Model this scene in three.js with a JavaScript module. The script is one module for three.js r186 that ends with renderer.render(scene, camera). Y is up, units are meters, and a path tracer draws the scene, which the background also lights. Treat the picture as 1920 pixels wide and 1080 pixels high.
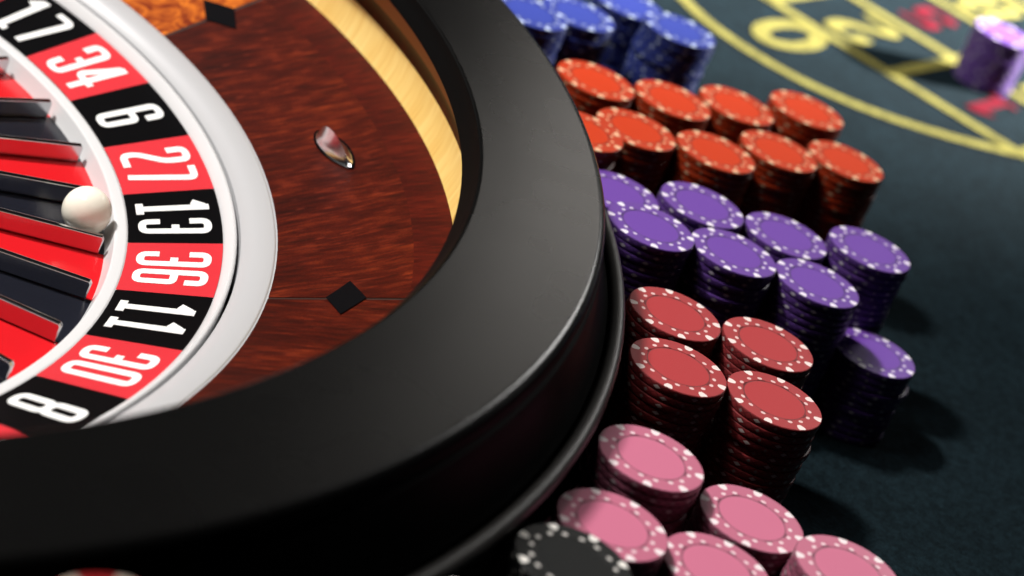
import * as THREE from 'three';
import { mergeGeometries } from 'three/addons/utils/BufferGeometryUtils.js';
import { RectAreaLightUniformsLib } from 'three/addons/lights/RectAreaLightUniformsLib.js';

// ---------------------------------------------------------------- camera, lamps, exposure
// plan coordinates: x to the right of the wheel, y away from the camera, h up; V() turns them into three.js axes
const V = (x, y, h) => new THREE.Vector3(x, h, -y);
const scene = new THREE.Scene();
scene.background = new THREE.Color().setRGB(0.006, 0.006, 0.007);
const camera = new THREE.PerspectiveCamera(13.846, 1920 / 1080, 0.05, 60);
camera.position.copy(V(-0.0361, -0.8289, 0.4611));
camera.quaternion.setFromRotationMatrix(new THREE.Matrix4().makeBasis(
  V(0.8939, -0.2954, 0.3372), V(-0.1366, 0.5368, 0.8326), V(-0.4269, -0.7903, 0.4395)));
camera.focus = 0.90;
camera.userData.fStop = 7.6;
const renderer = new THREE.WebGLRenderer({ antialias: true });
renderer.toneMapping = THREE.LinearToneMapping;
renderer.toneMappingExposure = 1.0;
renderer.shadowMap.enabled = true;
RectAreaLightUniformsLib.init();

// a lamp: black housing, glowing diffuser and an area light of the same size just in front of it
function lamp(label, at, aim, w, h, radiance, color) {
  const g = new THREE.Group();
  g.name = numbered('panel_lamp');
  g.position.copy(at); g.lookAt(aim);              // +z of the group points at the aim
  g.userData = { label, category: 'lamp' };
  scene.add(g);
  const c = new THREE.Color().setRGB(...color);
  const box = new THREE.Mesh(new THREE.BoxGeometry(w + 0.03, h + 0.03, 0.03), new THREE.MeshStandardMaterial({ color: 0x111111, roughness: 0.6 }));
  box.name = 'housing'; box.position.z = -0.022; g.add(box);
  const glow = new THREE.Mesh(new THREE.PlaneGeometry(w, h), new THREE.MeshStandardMaterial({ color: 0x222222, emissive: c, emissiveIntensity: Math.min(radiance, 4) }));
  glow.name = 'lamp_diffuser'; glow.position.z = -0.004; g.add(glow);
  const l = new THREE.RectAreaLight(c, radiance, w, h);
  l.name = 'lamp_beam'; l.rotation.y = Math.PI; g.add(l);   // a RectAreaLight shines along its -z
  return g;
}
function spotLamp(label, at, aim, half, candela, color) {
  const g = new THREE.Group();
  g.name = numbered('spot_lamp'); g.position.copy(at); g.lookAt(aim); g.userData = { label, category: 'lamp' };
  scene.add(g);
  const c = new THREE.Color().setRGB(...color);
  const hood = new THREE.Mesh(new THREE.CylinderGeometry(0.05, 0.035, 0.09, 32, 1, true).rotateX(Math.PI / 2), new THREE.MeshStandardMaterial({ color: 0x111111, roughness: 0.6, side: THREE.DoubleSide }));
  hood.name = 'hood'; hood.position.z = -0.045; g.add(hood);
  const lens = new THREE.Mesh(new THREE.CircleGeometry(0.04, 32), new THREE.MeshStandardMaterial({ color: 0x222222, emissive: c, emissiveIntensity: 4 }));
  lens.name = 'lamp_lens'; lens.position.z = -0.02; g.add(lens);
  const l = new THREE.SpotLight(c, candela, 0, half * Math.PI / 180, 1, 2);
  l.name = 'lamp_beam'; l.position.set(0, 0, 0.004); l.shadow.radius = 1.6; l.castShadow = true; l.target.position.set(0, 0, 1); g.add(l, l.target);
  return g;
}
const names = {};
function numbered(n) { const k = names[n] = (names[n] ?? -1) + 1; return k ? `${n}_${String(k).padStart(3, '0')}` : n; }
lamp('panel lamp above the wheel side of the table', V(-0.72, 0.58, 1.72), V(0.3, -0.02, 0.05), 0.16, 0.16, 700, [1, 0.97, 0.93]);
lamp('wide panel lamp hanging over the far end of the table', V(1.37, 1.48, 0.93), V(0.35, -0.08, 0.11), 0.44, 0.16, 2.3, [1, 0.94, 0.87]);
lamp('square panel lamp hanging beyond the chips', V(1.80, 1.08, 1.02), V(0.33, -0.22, 0.10), 0.26, 0.24, 21, [1, 0.98, 0.95]);
lamp('soft panel lamp straight above the wheel', V(-0.34, 0.06, 1.30), V(0.12, -0.05, 0.02), 0.34, 0.34, 10, [1, 0.97, 0.93]);
spotLamp('small spot lamp low beside the printed layout', V(2.05, 0.36, 0.54), V(0.88, 0.70, 0.0), 27.5, 98, [1, 0.98, 0.95]);

// ---------------------------------------------------------------- helpers
let seed = 12345;
const rnd = () => ((seed = (seed * 1664525 + 1013904223) >>> 0) / 4294967296);
const gauss = () => (rnd() + rnd() + rnd() + rnd() - 2) * 1.7;
const hash = (x, y, s) => { let h = (x * 374761393 + y * 668265263 + s * 974711) | 0; h = Math.imul(h ^ (h >>> 13), 1274126177); return ((h ^ (h >>> 16)) >>> 0) / 4294967296; };
const sm = (t) => t * t * (3 - 2 * t);
function noise(x, y, px, py, s) {                   // value noise that repeats after px, py cells
  const xi = Math.floor(x), yi = Math.floor(y), fx = sm(x - xi), fy = sm(y - yi);
  const m = (a, p) => ((a % p) + p) % p;
  const a = hash(m(xi, px), m(yi, py), s), b = hash(m(xi + 1, px), m(yi, py), s), c = hash(m(xi, px), m(yi + 1, py), s), d = hash(m(xi + 1, px), m(yi + 1, py), s);
  return a + (b - a) * fx + (c - a) * fy + (a - b - c + d) * fx * fy;
}
function texture(n, fn, srgb, rx = 1, ry = 1) {     // fn(u, v) -> [r, g, b] in 0..1
  const d = new Uint8Array(n * n * 4);
  for (let j = 0; j < n; j++) for (let i = 0; i < n; i++) {
    const c = fn(i / n, j / n), o = (j * n + i) * 4;
    d[o] = 255 * Math.min(1, Math.max(0, c[0])); d[o + 1] = 255 * Math.min(1, Math.max(0, c[1])); d[o + 2] = 255 * Math.min(1, Math.max(0, c[2])); d[o + 3] = 255;
  }
  const t = new THREE.DataTexture(d, n, n, THREE.RGBAFormat);
  t.wrapS = t.wrapT = THREE.RepeatWrapping; t.magFilter = THREE.LinearFilter; t.minFilter = THREE.LinearMipmapLinearFilter; t.generateMipmaps = true;
  if (srgb) t.colorSpace = THREE.SRGBColorSpace;
  t.repeat.set(rx, ry); t.needsUpdate = true;
  return t;
}
const grey = (f) => (u, v) => { const g = f(u, v); return [g, g, g]; };
const std = (o) => new THREE.MeshStandardMaterial(o);
const phys = (o) => new THREE.MeshPhysicalMaterial(o);
const rgb = (r, g, b) => new THREE.Color().setRGB(r, g, b);
function mesh(name, geo, m, parent) {
  const o = new THREE.Mesh(geo, m); o.name = name; o.castShadow = o.receiveShadow = true; parent.add(o); return o;
}
function thing(name, label, category, group) {
  const o = new THREE.Group(); o.name = numbered(name); o.userData = { label, category }; if (group) o.userData.group = group;
  scene.add(o); return o;
}
// ring of revolution from [radius, height] points; uv in metres (u along the circle, v along the profile)
function ring(pts, seg = 192, a0 = 0, a1 = Math.PI * 2, crease = 0.5) {
  const pos = [], uv = [], nor = [], idx = [];
  const segs = [];
  let run = 0;
  for (let k = 0; k + 1 < pts.length; k++) {
    const [r0, h0] = pts[k], [r1, h1] = pts[k + 1], l = Math.hypot(r1 - r0, h1 - h0);
    segs.push({ r0, h0, r1, h1, l, n: [-(h1 - h0) / l, (r1 - r0) / l], s: run }); run += l;
  }
  const join = (a, b) => a && b && a.n[0] * b.n[0] + a.n[1] * b.n[1] > Math.cos(crease);
  segs.forEach((s, k) => {
    const pv = segs[k - 1], nx = segs[k + 1];
    const n0 = join(pv, s) ? [pv.n[0] + s.n[0], pv.n[1] + s.n[1]] : s.n, n1 = join(s, nx) ? [nx.n[0] + s.n[0], nx.n[1] + s.n[1]] : s.n;
    const base = pos.length / 3;
    for (let i = 0; i <= seg; i++) {
      const a = a0 + (a1 - a0) * i / seg, c = Math.cos(a), q = Math.sin(a);
      for (const [r, h, n, v] of [[s.r0, s.h0, n0, s.s], [s.r1, s.h1, n1, s.s + s.l]]) {
        pos.push(r * c, h, -r * q); const L = Math.hypot(n[0], n[1]); nor.push(n[0] / L * c, n[1] / L, -n[0] / L * q); uv.push(a * 0.31, v);
      }
      if (i < seg) { const b = base + i * 2; idx.push(b, b + 1, b + 2, b + 1, b + 3, b + 2); }
    }
  });
  const g = new THREE.BufferGeometry();
  g.setAttribute('position', new THREE.Float32BufferAttribute(pos, 3)); g.setAttribute('normal', new THREE.Float32BufferAttribute(nor, 3)); g.setAttribute('uv', new THREE.Float32BufferAttribute(uv, 2));
  g.setIndex(idx);
  return g;
}
function arcPts(cr, ch, rad, d0, d1, n = 5) {       // rounded corner of a profile, angles in degrees
  const o = []; for (let i = 0; i <= n; i++) { const a = (d0 + (d1 - d0) * i / n) * Math.PI / 180; o.push([cr + rad * Math.cos(a), ch + rad * Math.sin(a)]); } return o;
}
const DEG = Math.PI / 180;

// ---------------------------------------------------------------- strokes and numerals
function rounded(pts, rad, closed) {                // corners of a polyline replaced by arcs
  const out = [], n = pts.length;
  for (let i = 0; i < n; i++) {
    const p = pts[i];
    if (!closed && (i === 0 || i === n - 1)) { out.push(p); continue; }
    const a = pts[(i + n - 1) % n], b = pts[(i + 1) % n];
    const la = Math.hypot(a[0] - p[0], a[1] - p[1]), lb = Math.hypot(b[0] - p[0], b[1] - p[1]), r = Math.min(rad, la * 0.45, lb * 0.45);
    const s = [p[0] + (a[0] - p[0]) / la * r, p[1] + (a[1] - p[1]) / la * r], e = [p[0] + (b[0] - p[0]) / lb * r, p[1] + (b[1] - p[1]) / lb * r];
    for (let k = 0; k <= 5; k++) { const t = k / 5, u = 1 - t; out.push([u * u * s[0] + 2 * u * t * p[0] + t * t * e[0], u * u * s[1] + 2 * u * t * p[1] + t * t * e[1]]); }
  }
  return out;
}
function stroke(pts, w, closed, rad) {              // a THREE.Shape of even width along a polyline
  const c = rad ? rounded(pts, rad, closed) : pts, n = c.length, L = [], R = [];
  for (let i = 0; i < n; i++) {
    const a = closed ? c[(i + n - 1) % n] : c[Math.max(0, i - 1)], b = closed ? c[(i + 1) % n] : c[Math.min(n - 1, i + 1)], p = c[i];
    const n1 = unitN(a, p), n2 = unitN(p, b), m = n1 && n2 ? [n1[0] + n2[0], n1[1] + n2[1]] : (n1 || n2).map((v) => 2 * v);
    const q = (m[0] * m[0] + m[1] * m[1]) / 2, k = w / Math.max(q, 0.7);
    L.push(new THREE.Vector2(p[0] + m[0] * k / 2, p[1] + m[1] * k / 2)); R.push(new THREE.Vector2(p[0] - m[0] * k / 2, p[1] - m[1] * k / 2));
  }
  if (!closed) return new THREE.Shape([...L, ...R.reverse()]);
  const area = (q) => Math.abs(THREE.ShapeUtils.area(q)), s = new THREE.Shape(area(L) > area(R) ? L : R);
  s.holes.push(new THREE.Path(area(L) > area(R) ? R : L));
  return s;
}
function unitN(a, b) { const dx = b[0] - a[0], dy = b[1] - a[1], l = Math.hypot(dx, dy); return l < 1e-9 ? null : [-dy / l, dx / l]; }
const B = 0.5, T = 9.2, M = 4.9, L0 = 0.5, R0 = 2.5;
const DIGITS = {
  0: [[[[L0, B], [R0, B], [R0, T], [L0, T]], true]],
  1: [[[[1.5, 0.9], [1.5, 9.7]], false], [[[0.35, 0.42], [2.65, 0.42]], false], [[[0.45, 7.5], [1.35, 9.1]], false]],
  2: [[[[L0, 6.7], [L0, T], [R0, T], [R0, 6.0], [L0, 2.4], [L0, B], [3.0, B]], false]],
  3: [[[[L0, 6.8], [L0, T], [R0, T], [R0, B], [L0, B], [L0, 2.9]], false], [[[1.2, M], [R0, M]], false]],
  4: [[[[2.0, 0], [2.0, 9.5]], false], [[[1.75, 9.1], [0.2, 2.9], [3.2, 2.9]], false]],
  5: [[[[2.9, T], [L0, T], [L0, 5.5], [R0, 5.5], [R0, B], [L0, B], [L0, 2.7]], false]],
  6: [[[[R0, 6.8], [R0, T], [L0, T], [L0, B], [R0, B], [R0, 5.3], [1.0, 5.3]], false]],
  7: [[[[0.1, 9.1], [R0, 9.1], [1.4, 0]], false]],
  8: [[[[L0, B], [R0, B], [R0, M], [L0, M]], true], [[[L0, M + 0.15], [R0, M + 0.15], [R0, T], [L0, T]], true]],
  9: [[[[L0, 2.9], [L0, B], [R0, B], [R0, T], [L0, T], [L0, 4.4], [2.0, 4.4]], false]],
};
// merged geometry of a number, centred, sx and sy metres for each unit of the 3 x 9.7 digit box, lying in x/y with its thickness along +z
function numeral(text, sx, sy, depth, gap = 0.75) {
  const geos = [], wd = 3, total = text.length * wd + (text.length - 1) * gap;
  [...text].forEach((ch, i) => DIGITS[ch].forEach(([pts, closed], k) => {
    const g = new THREE.ExtrudeGeometry(stroke(pts, 1.03, closed, 1.0), { depth: depth * (1 + 0.22 * k), bevelEnabled: false, curveSegments: 4 });
    g.translate(i * (wd + gap) - total / 2, -9.7 / 2, 0); g.scale(sx, sy, 1); geos.push(g);
  }));
  return mergeGeometries(geos);
}

// ---------------------------------------------------------------- materials
// mahogany veneer: u across the grain, v along it (texture tile 0.12 m)
const woodPattern = (dark, mid, light, flecks) => (u, v) => {
  const warp = 0.05 * noise(u * 3, v * 2, 3, 2, 5) + 0.02 * noise(u * 9, v * 5, 9, 5, 6);
  const g = noise((u + warp) * 60, v * 13, 60, 13, 1) * 0.45 + noise((u + warp) * 120, v * 22, 120, 22, 2) * 0.35 + noise(u * 7, v * 5, 7, 5, 3) * 0.40 + (noise(u * 250, v * 250, 250, 250, 4) - 0.5) * 0.22;
  let f = noise(u * 70, v * 24, 70, 24, 8); f = Math.max(0, f - 0.6) * 2.6 * noise(u * 9, v * 8, 9, 8, 9) * flecks;
  const pore = Math.max(0, noise(u * 170, v * 12, 170, 12, 11) - 0.72) * 1.6;
  const t = Math.min(1, Math.max(0, (g - 0.25) * 1.25));
  return [0, 1, 2].map((k) => (t < 0.5 ? dark[k] + (mid[k] - dark[k]) * t * 2 : mid[k] + (light[k] - mid[k]) * (t * 2 - 1)) * (1 - 0.5 * pore) + f * [0.30, 0.16, 0.10][k]);
};
const mahoganyTex = texture(512, woodPattern([0.185, 0.030, 0.010], [0.275, 0.062, 0.018], [0.40, 0.130, 0.042], 0.5), true, 1 / 0.12, 1 / 0.12);
const burlTex = texture(512, (u, v) => {
  const w = noise(u * 6, v * 6, 6, 6, 21) * 0.35, g = noise((u + w) * 14, (v + w) * 14, 14, 14, 22) * 0.6 + noise((u - w) * 34, (v + w) * 30, 34, 30, 23) * 0.4;
  const c = Math.max(0, Math.min(1, (g - 0.2) * 1.5)); return [0.45 + 0.42 * c, 0.15 + 0.33 * c, 0.04 + 0.1 * c];
}, true, 1 / 0.07, 1 / 0.07);
const borderTex = texture(256, woodPattern([0.215, 0.038, 0.015], [0.290, 0.060, 0.022], [0.35, 0.088, 0.03], 0.2), true, 1 / 0.10, 1 / 0.10);
const mapleTex = texture(512, (u, v) => {
  const g = noise(u * 80, v * 3, 80, 3, 31) * 0.5 + noise(u * 200, v * 4, 200, 4, 32) * 0.3 + noise(u * 12, v * 3, 12, 3, 33) * 0.4;
  const l = Math.max(0, noise(u * 130, v * 2, 130, 2, 35) - 0.8) * 1.3; const c = g - 0.55 - l; return [0.95 + 0.09 * c, 0.795 + 0.15 * c, 0.46 + 0.18 * c];
}, true, 1 / 0.16, 1 / 0.06);
const veneer = (map) => phys({ map, roughness: 0.45, specularIntensity: 0.25 });
const smudge = texture(256, grey((u, v) => 0.91 + 0.05 * noise(u * 7, v * 7, 7, 7, 41) + 0.03 * noise(u * 19, v * 19, 19, 19, 42)), false, 4, 4);
const MAT = {
  mahogany: veneer(mahoganyTex), burl: veneer(burlTex), border: veneer(borderTex), maple: phys({ map: mapleTex, roughness: 0.5, clearcoat: 0.2, clearcoatRoughness: 0.3 }),
  cherry: phys({ color: rgb(0.36, 0.085, 0.018), roughness: 0.5, specularIntensity: 0.5 }), seam: std({ color: rgb(0.03, 0.010, 0.005), roughness: 0.5 }), ebony: phys({ color: rgb(0.003, 0.003, 0.004), roughness: 0.5, specularIntensity: 0.08 }),
  rim: phys({ color: rgb(0.002, 0.0019, 0.0018), roughness: 0.285, roughnessMap: smudge }), gloss: phys({ color: rgb(0.003, 0.003, 0.003), roughness: 0.55, specularIntensity: 0.06 }),
  moulding: phys({ color: rgb(0.075, 0.072, 0.068), roughness: 0.42 }),
  ivory: phys({ color: rgb(0.70, 0.70, 0.71), roughness: 0.32 }), satin: phys({ color: rgb(0.53, 0.53, 0.545), roughness: 0.36, metalness: 0.1 }),
  redPlate: phys({ color: rgb(0.66, 0.030, 0.042), roughness: 0.34 }), blackPlate: phys({ color: rgb(0.002, 0.002, 0.0025), roughness: 0.45, specularIntensity: 0.08 }), greenPlate: phys({ color: rgb(0.01, 0.25, 0.07), roughness: 0.34 }),
  redFloor: phys({ color: rgb(0.70, 0.012, 0.018), roughness: 0.22 }), blackFloor: phys({ color: rgb(0.012, 0.013, 0.020), roughness: 0.2 }), greenFloor: phys({ color: rgb(0.01, 0.25, 0.06), roughness: 0.25 }),
  numeral: std({ color: rgb(0.86, 0.86, 0.85), roughness: 0.5 }), fret: std({ color: rgb(0.56, 0.56, 0.58), roughness: 0.16, metalness: 1 }), polished: std({ color: rgb(0.95, 0.95, 0.96), roughness: 0.17, metalness: 1 }), chrome: std({ color: rgb(0.92, 0.92, 0.93), roughness: 0.08, metalness: 1 }), ball: phys({ color: rgb(0.98, 0.94, 0.81), roughness: 0.2 }),
};

// ---------------------------------------------------------------- table felt with its printed layout
const feltTex = texture(512, (u, v) => {
  const g = 0.62 + 0.4 * noise(u * 170, v * 170, 170, 170, 51) + 0.34 * noise(u * 60, v * 64, 60, 64, 52) + 0.14 * noise(u * 7, v * 6, 7, 6, 53) + 0.07;
  return [0.072 * g, 0.108 * g, 0.124 * g];
}, true, 1 / 0.16, 1 / 0.16);
const feltBump = texture(512, grey((u, v) => 0.6 * noise(u * 230, v * 230, 230, 230, 55) + 0.4 * noise(u * 90, v * 90, 90, 90, 56)), false, 1 / 0.16, 1 / 0.16);
const felt = phys({ map: feltTex, specularIntensity: 0.04, roughness: 0.95, bumpMap: feltBump, bumpScale: 0.0004 });
const ink = texture(256, grey((u, v) => 0.8 + 0.3 * noise(u * 120, v * 120, 120, 120, 61) - 0.16 * noise(u * 14, v * 14, 14, 14, 62)), true, 1 / 0.06, 1 / 0.06);
const yellowPrint = phys({ color: rgb(0.245, 0.22, 0.058), map: ink, roughness: 0.9, specularIntensity: 0.05 }), redPrint = phys({ color: rgb(0.15, 0.008, 0.018), map: ink, roughness: 0.9, specularIntensity: 0.05 });
const table = new THREE.Group(); table.name = 'table'; table.userData.kind = 'structure'; scene.add(table);
{
  const g = new THREE.BoxGeometry(4.4, 0.04, 4.0); const p = g.attributes.position, uv = g.attributes.uv;
  for (let i = 0; i < p.count; i++) uv.setXY(i, p.getX(i), p.getZ(i));
  mesh('felt', g, felt, table).position.set(0.6, -0.02, -0.2);
}
// layout axes on the table: e along the columns, away from the zero; f across them
const LO = [0.79, 0.345], LE = [0.849, 0.528], LF = [0.528, -0.849];
const lay = (u, v) => [LO[0] + LE[0] * u + LF[0] * v, LO[1] + LE[1] * u + LF[1] * v];
function printed(name, shape, m, lift = 0.0005) {   // flat print on the felt, drawn in layout metres (u, v)
  const g = new THREE.ShapeGeometry(shape, 6), p = g.attributes.position;
  for (let i = 0; i < p.count; i++) { const [x, y] = lay(p.getX(i), p.getY(i)); p.setXYZ(i, x, lift, -y); }
  const ix = g.index.array; for (let i = 0; i < ix.length; i += 3) { const t = ix[i]; ix[i] = ix[i + 1]; ix[i + 1] = t; }
  g.computeVertexNormals();
  return mesh(name, g, m, table);
}
{
  const W = 0.0095, arc = [];
  for (let k = 0; k <= 60; k++) { const v = -0.196 + 0.296 * k / 60; arc.push([-0.097 * (1 - Math.pow(Math.min(1, Math.abs(v + 0.048) / 0.148), 2.2)), v]); }
  printed('layout_line', stroke(arc, W, false), yellowPrint, 0.0006);
  printed('layout_line', stroke([[0, -0.2], [0, 0.105]], W, false), yellowPrint, 0.0009);
  for (const u of [0.092, 0.184, 0.276]) printed('layout_line', stroke([[u, -0.2], [u, 0.105]], W, false), yellowPrint, 0.0009);
  for (const v of [-0.195, -0.097, 0.0, 0.1]) printed('layout_line', stroke([[0, v], [0.36, v]], W, false), yellowPrint, 0.0012);
  const num = (text, u, v, m, sx = 0.0105, sy = 0.0066) => {
    const g = numeral(text, sx, sy, 0.0004), p = g.attributes.position;
    for (let i = 0; i < p.count; i++) { const [x, y] = lay(u - p.getY(i), v - p.getX(i)); p.setXYZ(i, x, 0.0006 + p.getZ(i), -y); }
    g.computeVertexNormals(); mesh('layout_numeral', g, m, table);
  };
  const oval = (a, b) => { const o = []; for (let k = 0; k < 40; k++) o.push(new THREE.Vector2(-0.036 + a * Math.cos(k * Math.PI / 20), -0.057 + b * Math.sin(k * Math.PI / 20))); return o; };
  const zero = new THREE.Shape(oval(0.036, 0.0195)); zero.holes.push(new THREE.Path(oval(0.021, 0.0085)));
  printed('layout_numeral', zero, yellowPrint, 0.0006);
  num('1', 0.046, 0.05, redPrint, 0.009, 0.0048); num('2', 0.046, -0.05, yellowPrint); num('3', 0.046, -0.147, redPrint, 0.009, 0.0048);
  num('4', 0.138, 0.05, yellowPrint); num('5', 0.138, -0.05, redPrint, 0.009, 0.0048); num('6', 0.138, -0.147, yellowPrint);
  num('7', 0.23, 0.05, redPrint, 0.009, 0.0048); num('8', 0.23, -0.05, yellowPrint);
}

// ---------------------------------------------------------------- wheel bowl
const bowl = thing('roulette_bowl', 'black rimmed roulette bowl lined with mahogany veneer and a pale maple track', 'roulette wheel');
mesh('outer_body', ring([...arcPts(0.3848, 0.1068, 0.0045, 38, 0, 4), [0.3890, 0.1036], [0.3905, 0.1028], [0.3912, 0.1010], [0.3918, 0.0960], [0.3945, 0.0880], [0.3990, 0.0815], [0.4008, 0.0795]], 220), MAT.gloss, bowl);
mesh('rim', ring([...arcPts(0.3848, 0.1068, 0.0045, 38, 90, 10), [0.3844, 0.1113], [0.3700, 0.1113], [0.3500, 0.1111], [0.3402, 0.1110], ...arcPts(0.3398, 0.1096, 0.0014, 90, 140, 4)].reverse(), 220, 0, Math.PI * 2, 0.8), MAT.rim, bowl);
mesh('rim_lip', ring([...arcPts(0.3398, 0.1096, 0.0014, 140, 190, 3), [0.3362, 0.1060], [0.3345, 0.1022]].reverse(), 220, 0, Math.PI * 2, 0.8), MAT.gloss, bowl);
mesh('base_moulding', ring([...arcPts(0.4052, 0.0778, 0.0031, 210, -90, 10), [0.4015, 0.0725]], 220, 0, Math.PI * 2, 0.8), MAT.moulding, bowl);
mesh('base', ring([[0.4015, 0.0752], [0.3985, 0.070], [0.392, 0.045], [0.395, 0.012], [0.402, 0.008], [0.402, 0.0], [0, 0.0]], 160), MAT.gloss, bowl);
mesh('upper_wall', ring([[0.3345, 0.1022], [0.343, 0.0905]].reverse(), 220), MAT.cherry, bowl);
mesh('lower_wall', ring([[0.343, 0.0905], [0.3468, 0.0850], [0.3477, 0.0802]].reverse(), 220), MAT.border, bowl);
mesh('ball_track', ring([[0.3477, 0.0802], [0.3470, 0.0720], [0.3449, 0.0650]].reverse(), 220), MAT.maple, bowl);
const apronH = (r) => 0.0400 + (r - 0.281) * (0.0650 - 0.0400) / (0.3449 - 0.281);
mesh('track_border', ring([[0.3449, 0.0650], [0.3300, apronH(0.33)]].reverse(), 220), MAT.border, bowl);
mesh('bowl_ring', ring([[0.2812, 0.0398], ...arcPts(0.2795, 0.0389, 0.0012, 40, 95, 3), [0.2735, 0.0388], [0.2697, 0.0368], [0.2678, 0.0345], [0.2678, 0.0080], [0, 0.0080]].reverse(), 220), MAT.satin, bowl);
// eight veneer panels with dark seams between them; the grain of each runs along its middle
for (let k = 0; k < 8; k++) {
  const mid = k * 45 * DEG, half = 22.5 * DEG - 0.0008 / 0.31;
  const g = ring([[0.3300, apronH(0.33)], [0.281, apronH(0.281)]].reverse(), 28, mid - half, mid + half), p = g.attributes.position, uv = g.attributes.uv;
  const turn = mid + [0.05, -0.3, 0.2, 0.1, -0.15, 0.25, 0, 0.3][k];
  for (let i = 0; i < p.count; i++) { const x = p.getX(i), y = -p.getZ(i); uv.setXY(i, -x * Math.sin(turn) + y * Math.cos(turn) + k * 0.037, x * Math.cos(turn) + y * Math.sin(turn) + k * 0.011); }
  mesh('veneer_panel', g, k === 1 ? MAT.burl : MAT.mahogany, bowl);
  mesh('seam', ring([[0.3300, apronH(0.33) - 0.0003], [0.281, apronH(0.281) - 0.0003]].reverse(), 1, mid + half - 0.0006, mid + half + 0.0022 / 0.31), MAT.seam, bowl);
}
// point on the apron cone: a = angle, (t, s) = metres along the circle and up the slope, lifted by d
const slope = Math.atan2(0.025, 0.0639);
function onApron(a, r, t, s, d) {
  const rr = r + s * Math.cos(slope) - d * Math.sin(slope), aa = a + t / r;
  return [rr * Math.cos(aa), apronH(r) + s * Math.sin(slope) + d * Math.cos(slope), -rr * Math.sin(aa)];
}
function fromGrid(nu, nv, f) {
  const pos = [], uv = [], idx = [];
  for (let j = 0; j <= nv; j++) for (let i = 0; i <= nu; i++) { pos.push(...f(i / nu, j / nv)); uv.push(i / nu, j / nv); }
  for (let j = 0; j < nv; j++) for (let i = 0; i < nu; i++) { const a = j * (nu + 1) + i; idx.push(a, a + 1, a + nu + 1, a + 1, a + nu + 2, a + nu + 1); }
  const g = new THREE.BufferGeometry(); g.setAttribute('position', new THREE.Float32BufferAttribute(pos, 3)); g.setAttribute('uv', new THREE.Float32BufferAttribute(uv, 2)); g.setIndex(idx); g.computeVertexNormals(); return g;
}
for (let k = 0; k < 8; k++) {                        // black diamond inlays on the seams
  const a = (22.5 + 45 * k) * DEG, c = [[-0.0138, 0], [0, -0.0076], [0.0138, 0], [0, 0.0076]];
  const g = fromGrid(6, 6, (u, v) => { const t = (1 - u) * (1 - v), q = u * (1 - v), w = u * v, z = (1 - u) * v; return onApron(a, 0.3083, c[0][0] * t + c[1][0] * q + c[2][0] * w + c[3][0] * z, c[0][1] * t + c[1][1] * q + c[2][1] * w + c[3][1] * z, 0.0005); });
  mesh('diamond_inlay', g, MAT.ebony, bowl);
}
for (let k = 0; k < 8; k++) {                        // chrome ball stops, lying along the circle and across it in turn
  const a = k * 45 * DEG + 0.002, along = k % 2 === 0, Lh = 0.0162, Wh = 0.0048, H = 0.0060, r0 = 0.3105;
  const yaw = along ? -0.2 : Math.PI / 2;
  const put = (x, y, d) => onApron(a, r0, x * Math.cos(yaw) - y * Math.sin(yaw), x * Math.sin(yaw) + y * Math.cos(yaw), d);
  const edge = (s, k) => k * Math.pow(Math.max(0, 1 - Math.pow(Math.abs(s), s > 0 ? 2.6 : 1.6)), 0.75);
  const crest = (s) => 0.0078 * Math.pow(Math.max(0, 1 - Math.pow(Math.abs(s), s > 0 ? 3.2 : 1.5)), 0.8);
  const half = (sg) => fromGrid(28, 6, (u, v) => {
    const s = sg * (u * 2 - 1), k = Math.pow(v, 0.8);   // v: 0 at the foot, 1 at the ridge
    return put(s * Lh * (1 - 0.10 * v), sg * edge(s, Wh) * (1 - k), 0.0008 + crest(s) * v);
  });
  const stop = mesh('ball_stop', mergeGeometries([half(1), half(-1)]), MAT.polished, bowl);
  mesh('foot_plate', fromGrid(24, 6, (u, v) => {
    const s = u * 2 - 1, t = v * 2 - 1, w = (Wh + 0.0011) * Math.pow(Math.max(0, 1 - Math.pow(Math.abs(s), s > 0 ? 2.6 : 1.7)), 0.75); return put(s * (Lh + 0.0014), t * w, 0.0007);
  }), MAT.chrome, stop);
}

// ---------------------------------------------------------------- rotor with number plates, pockets and frets
const rotor = thing('roulette_rotor', 'red and black numbered rotor inside the roulette bowl', 'rotor');
const ORDER = [0, 32, 15, 19, 4, 21, 2, 25, 17, 34, 6, 27, 13, 36, 11, 30, 8, 23, 10, 5, 24, 16, 33, 1, 20, 14, 31, 9, 22, 18, 29, 7, 28, 12, 35, 3, 26];
const STEP = Math.PI * 2 / 37, A13 = -11.8706 * DEG + STEP / 2;
const NI = [0.2265, 0.0199], NO = [0.2619, 0.0300];
const FLOOR = 0.0125;
mesh('number_ring_base', ring([[0.2632, 0.0300], [0.2619, 0.0296], [0.2265, 0.0195]].reverse(), 222), MAT.ivory, rotor);
mesh('outer_ring', ring([[0.2665, 0.0090], [0.2665, 0.0338], ...arcPts(0.2653, 0.0336, 0.0012, 0, 110, 4), [0.2625, 0.0318], [0.2619, 0.0299]].reverse(), 222), MAT.ivory, rotor);
mesh('inner_ring', ring([[0.2266, 0.0197], ...arcPts(0.2255, 0.0192, 0.001, 60, 100, 2), ...arcPts(0.2222, 0.0186, 0.0011, 90, 170, 4), [0.2205, 0.0160], [0.2190, FLOOR - 0.0006]].reverse(), 222), MAT.ivory, rotor);
mesh('underside', ring([[0, 0.0080], [0.2665, 0.0090]].reverse(), 160), MAT.ebony, rotor);
const nUp = [-(NO[1] - NI[1]), NO[0] - NI[0]]; { const l = Math.hypot(...nUp); nUp[0] /= l; nUp[1] /= l; }
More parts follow.
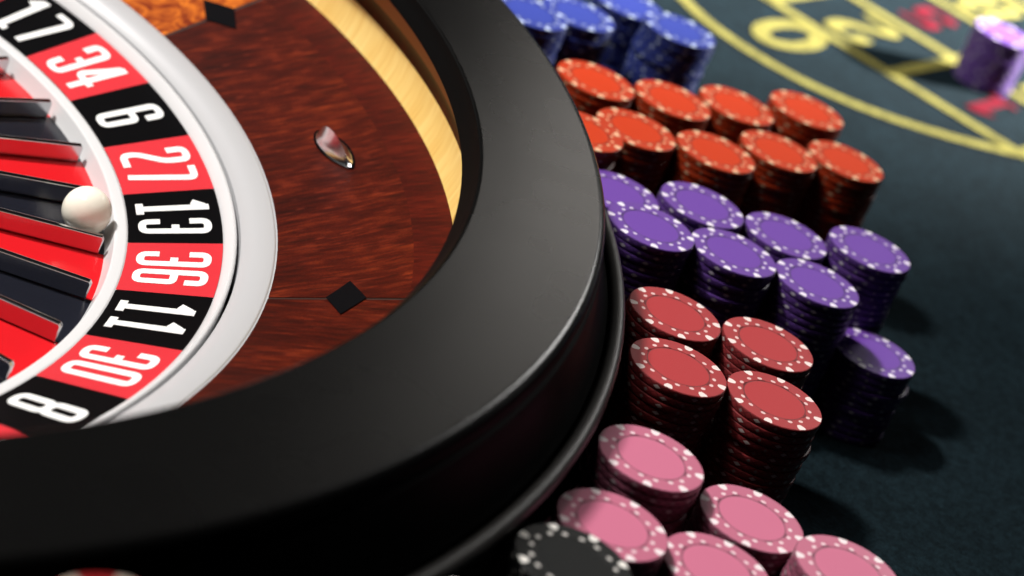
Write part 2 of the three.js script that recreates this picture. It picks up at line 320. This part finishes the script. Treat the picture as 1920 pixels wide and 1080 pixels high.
const onPlate = (a, t, s, d) => {                    // s: 0 at the inner edge, 1 at the outer
  const r = NI[0] + (NO[0] - NI[0]) * s + nUp[0] * d, h = NI[1] + (NO[1] - NI[1]) * s + nUp[1] * d, aa = a + t / 0.2442;
  return [r * Math.cos(aa), h, -r * Math.sin(aa)];
};
const RED = new Set([1, 3, 5, 7, 9, 12, 14, 16, 18, 19, 21, 23, 25, 27, 30, 32, 34, 36]);
const plateLen = Math.hypot(NO[0] - NI[0], NO[1] - NI[1]);
const fretGeo = (() => {                             // thin plate standing on edge along x = radius, rounded top
  const s = new THREE.Shape(); s.moveTo(0.134, FLOOR + 0.0006); s.lineTo(0.2163, FLOOR + 0.0006); s.lineTo(0.2168, 0.0192); s.lineTo(0.2162, 0.0200); s.lineTo(0.134, 0.0206);
  const g = new THREE.ExtrudeGeometry(s, { depth: 0.0012, bevelEnabled: true, bevelThickness: 0.0007, bevelSize: 0.0006, bevelSegments: 3 });
  g.translate(0, 0, -0.0006); return g;
})();
ORDER.forEach((n, i) => {
  const a = A13 - (i - 12) * STEP, red = RED.has(n), h = STEP / 2 - 0.0002 / 0.24;
  const plate = mesh('number_plate', fromGrid(6, 1, (u, v) => onPlate(a, (1 - u * 2) * h * 0.2442, v, 0.0003)), n ? (red ? MAT.redPlate : MAT.blackPlate) : MAT.greenPlate, rotor);
  plate.geometry.computeVertexNormals();
  plate.userData.label = `${n ? (red ? 'red' : 'black') : 'green'} plate with the number ${n}`;
  const g = numeral(String(n), 0.0039, 0.00296, 0.00016), p = g.attributes.position;
  for (let k = 0; k < p.count; k++) { const q = onPlate(a, -p.getX(k), 0.5 + p.getY(k) / plateLen, 0.00032 + p.getZ(k)); p.setXYZ(k, ...q); }
  g.computeVertexNormals(); mesh('numeral', g, MAT.numeral, plate);
  mesh('pocket_floor', ring([[0.2192, FLOOR - 0.0003], [0.132, FLOOR]].reverse(), 4, a - STEP / 2, a + STEP / 2), n ? (red ? MAT.redFloor : MAT.blackFloor) : MAT.greenFloor, rotor);
  const f = mesh('fret', fretGeo, MAT.fret, rotor); f.rotation.y = a - STEP / 2;
});
mesh('cone', ring([[0.134, 0.0110], [0.134, 0.0215], [0.128, 0.0225], [0.045, 0.062], [0.030, 0.066]].reverse(), 120), MAT.mahogany, rotor);
mesh('turret', ring([[0.030, 0.066], [0.026, 0.072], [0.012, 0.078], [0.010, 0.11], [0.016, 0.118], [0.012, 0.128], [0, 0.131]].reverse(), 48, 0, Math.PI * 2, 0.9), MAT.chrome, rotor);

const ball = mesh('roulette_ball', new THREE.SphereGeometry(0.0098, 48, 32), MAT.ball, scene);
ball.userData = { label: 'ivory white ball in the black pocket below number 13', category: 'ball' };
ball.position.copy(V(0.2073, -0.0300, FLOOR + 0.0097));

// ---------------------------------------------------------------- casino chips
const CR = 0.0195, CT = 0.0033;
const chipBody = ring([[0, 0.00003], [0.0190, 0.00003], [CR - 0.0001, 0.0003], [CR, 0.0006], [CR, CT - 0.0006], [CR - 0.0001, CT - 0.0003], [CR - 0.0004, CT - 0.0001], [0.0130, CT - 0.0001], [0, CT - 0.0004]].reverse(), 56, 0, Math.PI * 2, 0.62);
{ // side print: u once round the chip, v up the edge
  const p = chipBody.attributes.position, uv = chipBody.attributes.uv;
  for (let i = 0; i < p.count; i++) uv.setXY(i, uv.getX(i) / 0.31 / (Math.PI * 2), Math.min(1, Math.max(0, p.getY(i) / CT)));
}
const chipFace = ring([[CR - 0.0004, CT - 0.00005], [0.0129, CT], [0.0125, CT - 0.00025]].reverse(), 56, 0, Math.PI * 2, 0.2);
const chipInlay = ring([[0.0125, CT - 0.00025], [0.0122, CT - 0.00010], [0, CT - 0.00010]].reverse(), 48, 0, Math.PI * 2, 0.2);
for (const g of [chipFace, chipInlay]) { const p = g.attributes.position, uv = g.attributes.uv; for (let i = 0; i < p.count; i++) uv.setXY(i, 0.5 + p.getX(i) / (2 * CR), 0.5 + p.getZ(i) / (2 * CR)); }
const css = (c, k = 1) => { const s = (v) => Math.round(255 * Math.pow(Math.min(1, v * k), 1 / 2.2)); return `rgb(${s(c[0])},${s(c[1])},${s(c[2])})`; };
function canvasTex(w, h, draw) { const c = document.createElement('canvas'); c.width = w; c.height = h; draw(c.getContext('2d')); const t = new THREE.CanvasTexture(c); t.colorSpace = THREE.SRGBColorSpace; t.magFilter = THREE.LinearFilter; t.wrapS = THREE.RepeatWrapping; t.anisotropy = 8; return t; }
const linen = texture(256, grey((u, v) => 0.5 + 0.25 * Math.sin(u * 44 * Math.PI * 2) * Math.sin(v * 44 * Math.PI * 2) + 0.3 * (noise(u * 90, v * 90, 90, 90, 71) - 0.5)), false);
function chipMaterials(base, spot, bigSpots) {
  const face = canvasTex(768, 768, (x) => {
    const S = 768 / (2 * CR);
    x.fillStyle = css(base, 0.86); x.fillRect(0, 0, 768, 768); x.translate(384, 384);
    x.fillStyle = css(base); x.beginPath(); x.arc(0, 0, 0.0122 * S, 0, 7); x.fill();
    x.strokeStyle = css(base, 0.3); x.lineWidth = 0.0007 * S;
    for (let k = 0; k < 8; k++) { x.beginPath(); x.arc(0, 0, 0.0129 * S, k * Math.PI / 4 + 0.06, k * Math.PI / 4 + 0.34); x.stroke(); }
    for (let k = 0; k < 8; k++) {
      x.save(); x.rotate(k * Math.PI / 4 + 0.39); x.fillStyle = css(spot);
      const w = (bigSpots ? 0.0026 : 0.0019) * S, r1 = 0.0192 * S, r0 = (bigSpots ? 0.0140 : 0.0160) * S, rm = (r0 + r1) / 2;
      x.beginPath(); x.moveTo(r1, -w * 0.8); x.lineTo(r1, w * 0.8); x.quadraticCurveTo(rm, w * 1.1, r0, w * 0.35); x.lineTo(r0, -w * 0.35); x.quadraticCurveTo(rm, -w * 1.1, r1, -w * 0.8); x.fill();
      x.restore();
      for (const [d, s, al] of [[0.2, 0.00085, 0.85], [0.58, 0.00085, 0.85]]) { x.save(); x.rotate(k * Math.PI / 4 + d); x.globalAlpha = al; x.fillStyle = css(spot); x.beginPath(); x.ellipse(0.0142 * S, 0, 0.00078 * S, s * 1.2 * S, 0, 0, 7); x.fill(); x.restore(); }
    }
  });
  const side = canvasTex(1024, 64, (x) => {
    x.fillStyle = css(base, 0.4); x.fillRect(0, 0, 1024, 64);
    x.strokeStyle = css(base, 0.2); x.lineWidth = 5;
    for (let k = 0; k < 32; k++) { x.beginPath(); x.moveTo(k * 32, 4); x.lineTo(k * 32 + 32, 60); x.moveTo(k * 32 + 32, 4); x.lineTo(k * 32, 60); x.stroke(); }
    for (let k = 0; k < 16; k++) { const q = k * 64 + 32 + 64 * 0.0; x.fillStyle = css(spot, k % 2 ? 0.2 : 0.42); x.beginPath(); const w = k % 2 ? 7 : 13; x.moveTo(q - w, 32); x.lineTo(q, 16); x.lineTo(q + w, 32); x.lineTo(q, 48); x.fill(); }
  });
  side.wrapS = THREE.RepeatWrapping;
  const o = { roughness: 0.38, specularIntensity: 0.26 };
  return { face: phys({ map: face, ...o }), body: phys({ map: side, roughness: 0.36, specularIntensity: 0.4 }), inlay: phys({ map: face, roughness: 0.5, specularIntensity: 0.24, bumpMap: linen, bumpScale: 0.00006 }) };
}
const W = [0.86, 0.83, 0.78];
const CHIP = {
  orange: chipMaterials([0.60, 0.042, 0.004], [0.88, 0.56, 0.34]), purple: chipMaterials([0.16, 0.058, 0.38], [0.86, 0.80, 0.90]), crimson: chipMaterials([0.44, 0.040, 0.044], [0.88, 0.74, 0.70]),
  pink: chipMaterials([0.60, 0.165, 0.27], [0.90, 0.76, 0.78]), blue: chipMaterials([0.036, 0.058, 0.34], [0.62, 0.72, 0.92]), black: chipMaterials([0.006, 0.0065, 0.0065], W), red: chipMaterials([0.36, 0.012, 0.016], [0.6, 0.5, 0.42], true),
};
const ORD = ['', 'first', 'second', 'third', 'fourth', 'fifth', 'sixth', 'seventh', 'eighth', 'ninth', 'tenth', 'eleventh', 'twelfth', 'thirteenth', 'fourteenth', 'fifteenth', 'sixteenth', 'seventeenth', 'eighteenth', 'nineteenth'];
const nth = (k) => (k < 20 ? ORD[k] : k === 20 ? 'twentieth' : k < 30 ? `twenty-${ORD[k - 20]}` : k === 30 ? 'thirtieth' : k < 40 ? `thirty-${ORD[k - 30]}` : 'fortieth');
// colour, x, y on the table, number of chips, where the stack stands
const STACKS = [
  ['orange', 0.4618, 0.0927, 20, 'first stack from wheel, row nearest blue chips'], ['orange', 0.5014, 0.0874, 20, 'second stack from wheel, row nearest blue chips'],
  ['orange', 0.5408, 0.0961, 20, 'third stack from wheel, row nearest blue chips'], ['orange', 0.5812, 0.0995, 21, 'fourth stack from wheel, row nearest blue chips'],
  ['orange', 0.4296, 0.0277, 21, 'first stack from wheel, row nearest purple chips'], ['orange', 0.4655, 0.0462, 20, 'second stack from wheel, row nearest purple chips'],
  ['orange', 0.5043, 0.0382, 20, 'third stack from wheel, row nearest purple chips'], ['orange', 0.5449, 0.0521, 20, 'fourth stack from wheel, row nearest purple chips'],
  ['orange', 0.5843, 0.0553, 20, 'fifth stack from wheel, row nearest purple chips'],
  ['blue', 0.4458, 0.1517, 21, 'first stack from wheel, row nearest orange chips'], ['blue', 0.4806, 0.1709, 20, 'second stack from wheel, row nearest orange chips'],
  ['blue', 0.5372, 0.1695, 21, 'outermost stack in the row nearest orange chips'], ['blue', 0.5248, 0.2071, 19, 'stack set behind the row nearest orange chips'],
  ['purple', 0.4338, -0.0147, 19, 'first stack from wheel, row nearest orange chips'], ['purple', 0.4731, -0.0191, 20, 'second stack from wheel, row nearest orange chips'],
  ['purple', 0.5138, -0.0278, 19, 'third stack from wheel, row nearest orange chips'], ['purple', 0.5535, -0.0340, 20, 'fourth stack from wheel, row nearest orange chips'],
  ['purple', 0.4322, -0.0543, 21, 'first stack from wheel, row nearest crimson chips'], ['purple', 0.4720, -0.0587, 20, 'second stack from wheel, row nearest crimson chips'],
  ['purple', 0.5112, -0.0676, 19, 'third stack from wheel, row nearest crimson chips'], ['purple', 0.5504, -0.0734, 11, 'short stack at the outer end beside taller purple stacks'],
  ['crimson', 0.4229, -0.1130, 19, 'stack against the wheel nearest purple chips'], ['crimson', 0.4603, -0.1261, 19, 'outer stack nearest purple chips'],
  ['crimson', 0.4005, -0.1649, 21, 'stack against the wheel nearest pink chips'], ['crimson', 0.4403, -0.1736, 20, 'outer stack nearest pink chips'],
  ['pink', 0.3605, -0.2334, 22, 'stack against the wheel nearest crimson chips'], ['pink', 0.3329, -0.2704, 21, 'stack against the wheel touching black chips'],
  ['pink', 0.3987, -0.2485, 19, 'middle stack between the other pink stacks'], ['pink', 0.3714, -0.2797, 19, 'stack away from wheel, second nearest black chips'],
  ['pink', 0.4189, -0.2825, 21, 'outermost pink stack, farthest from the wheel'],
  ['black', 0.3046, -0.3021, 23, 'stack touching the pink chips'], ['black', 0.2559, -0.3442, 25, 'stack standing apart from the pink chips'],
  ['purple', 0.8707, 0.3643, 11, 'lone short stack standing on the printed layout'],
  ['red', 0.1270, -0.4125, 38, 'lone tall stack beside the wheel'],
];
for (const [color, x, y, n, where] of STACKS) {
  const m = CHIP[color]; let dx = 0, dy = 0;
  for (let k = 0; k < n; k++) {
    const top = k === n - 1, label = `${color} chip, ${top ? 'topmost' : `${nth(n - k)} from top`}, ${where}`;
    const slip = rnd() < 0.12 ? 0.0008 : 0.00025;
    dx = top ? 0 : gauss() * slip; dy = top ? 0 : gauss() * slip;
    let o;
    if (top) {
      o = thing(`${color}_chip`, label, 'chip', `${color} chips`);
      mesh('body', chipBody, m.body, o); mesh('face', chipFace, m.face, o); mesh('inlay', chipInlay, m.inlay, o);
    } else {
      o = mesh(numbered(`${color}_chip`), chipBody, m.body, scene); o.userData = { label, category: 'chip', group: `${color} chips` };
    }
    o.position.copy(V(x + dx, y + dy, 0.0001 + k * CT)); o.rotation.y = rnd() * Math.PI * 2;
  }
}
renderer.render(scene, camera);
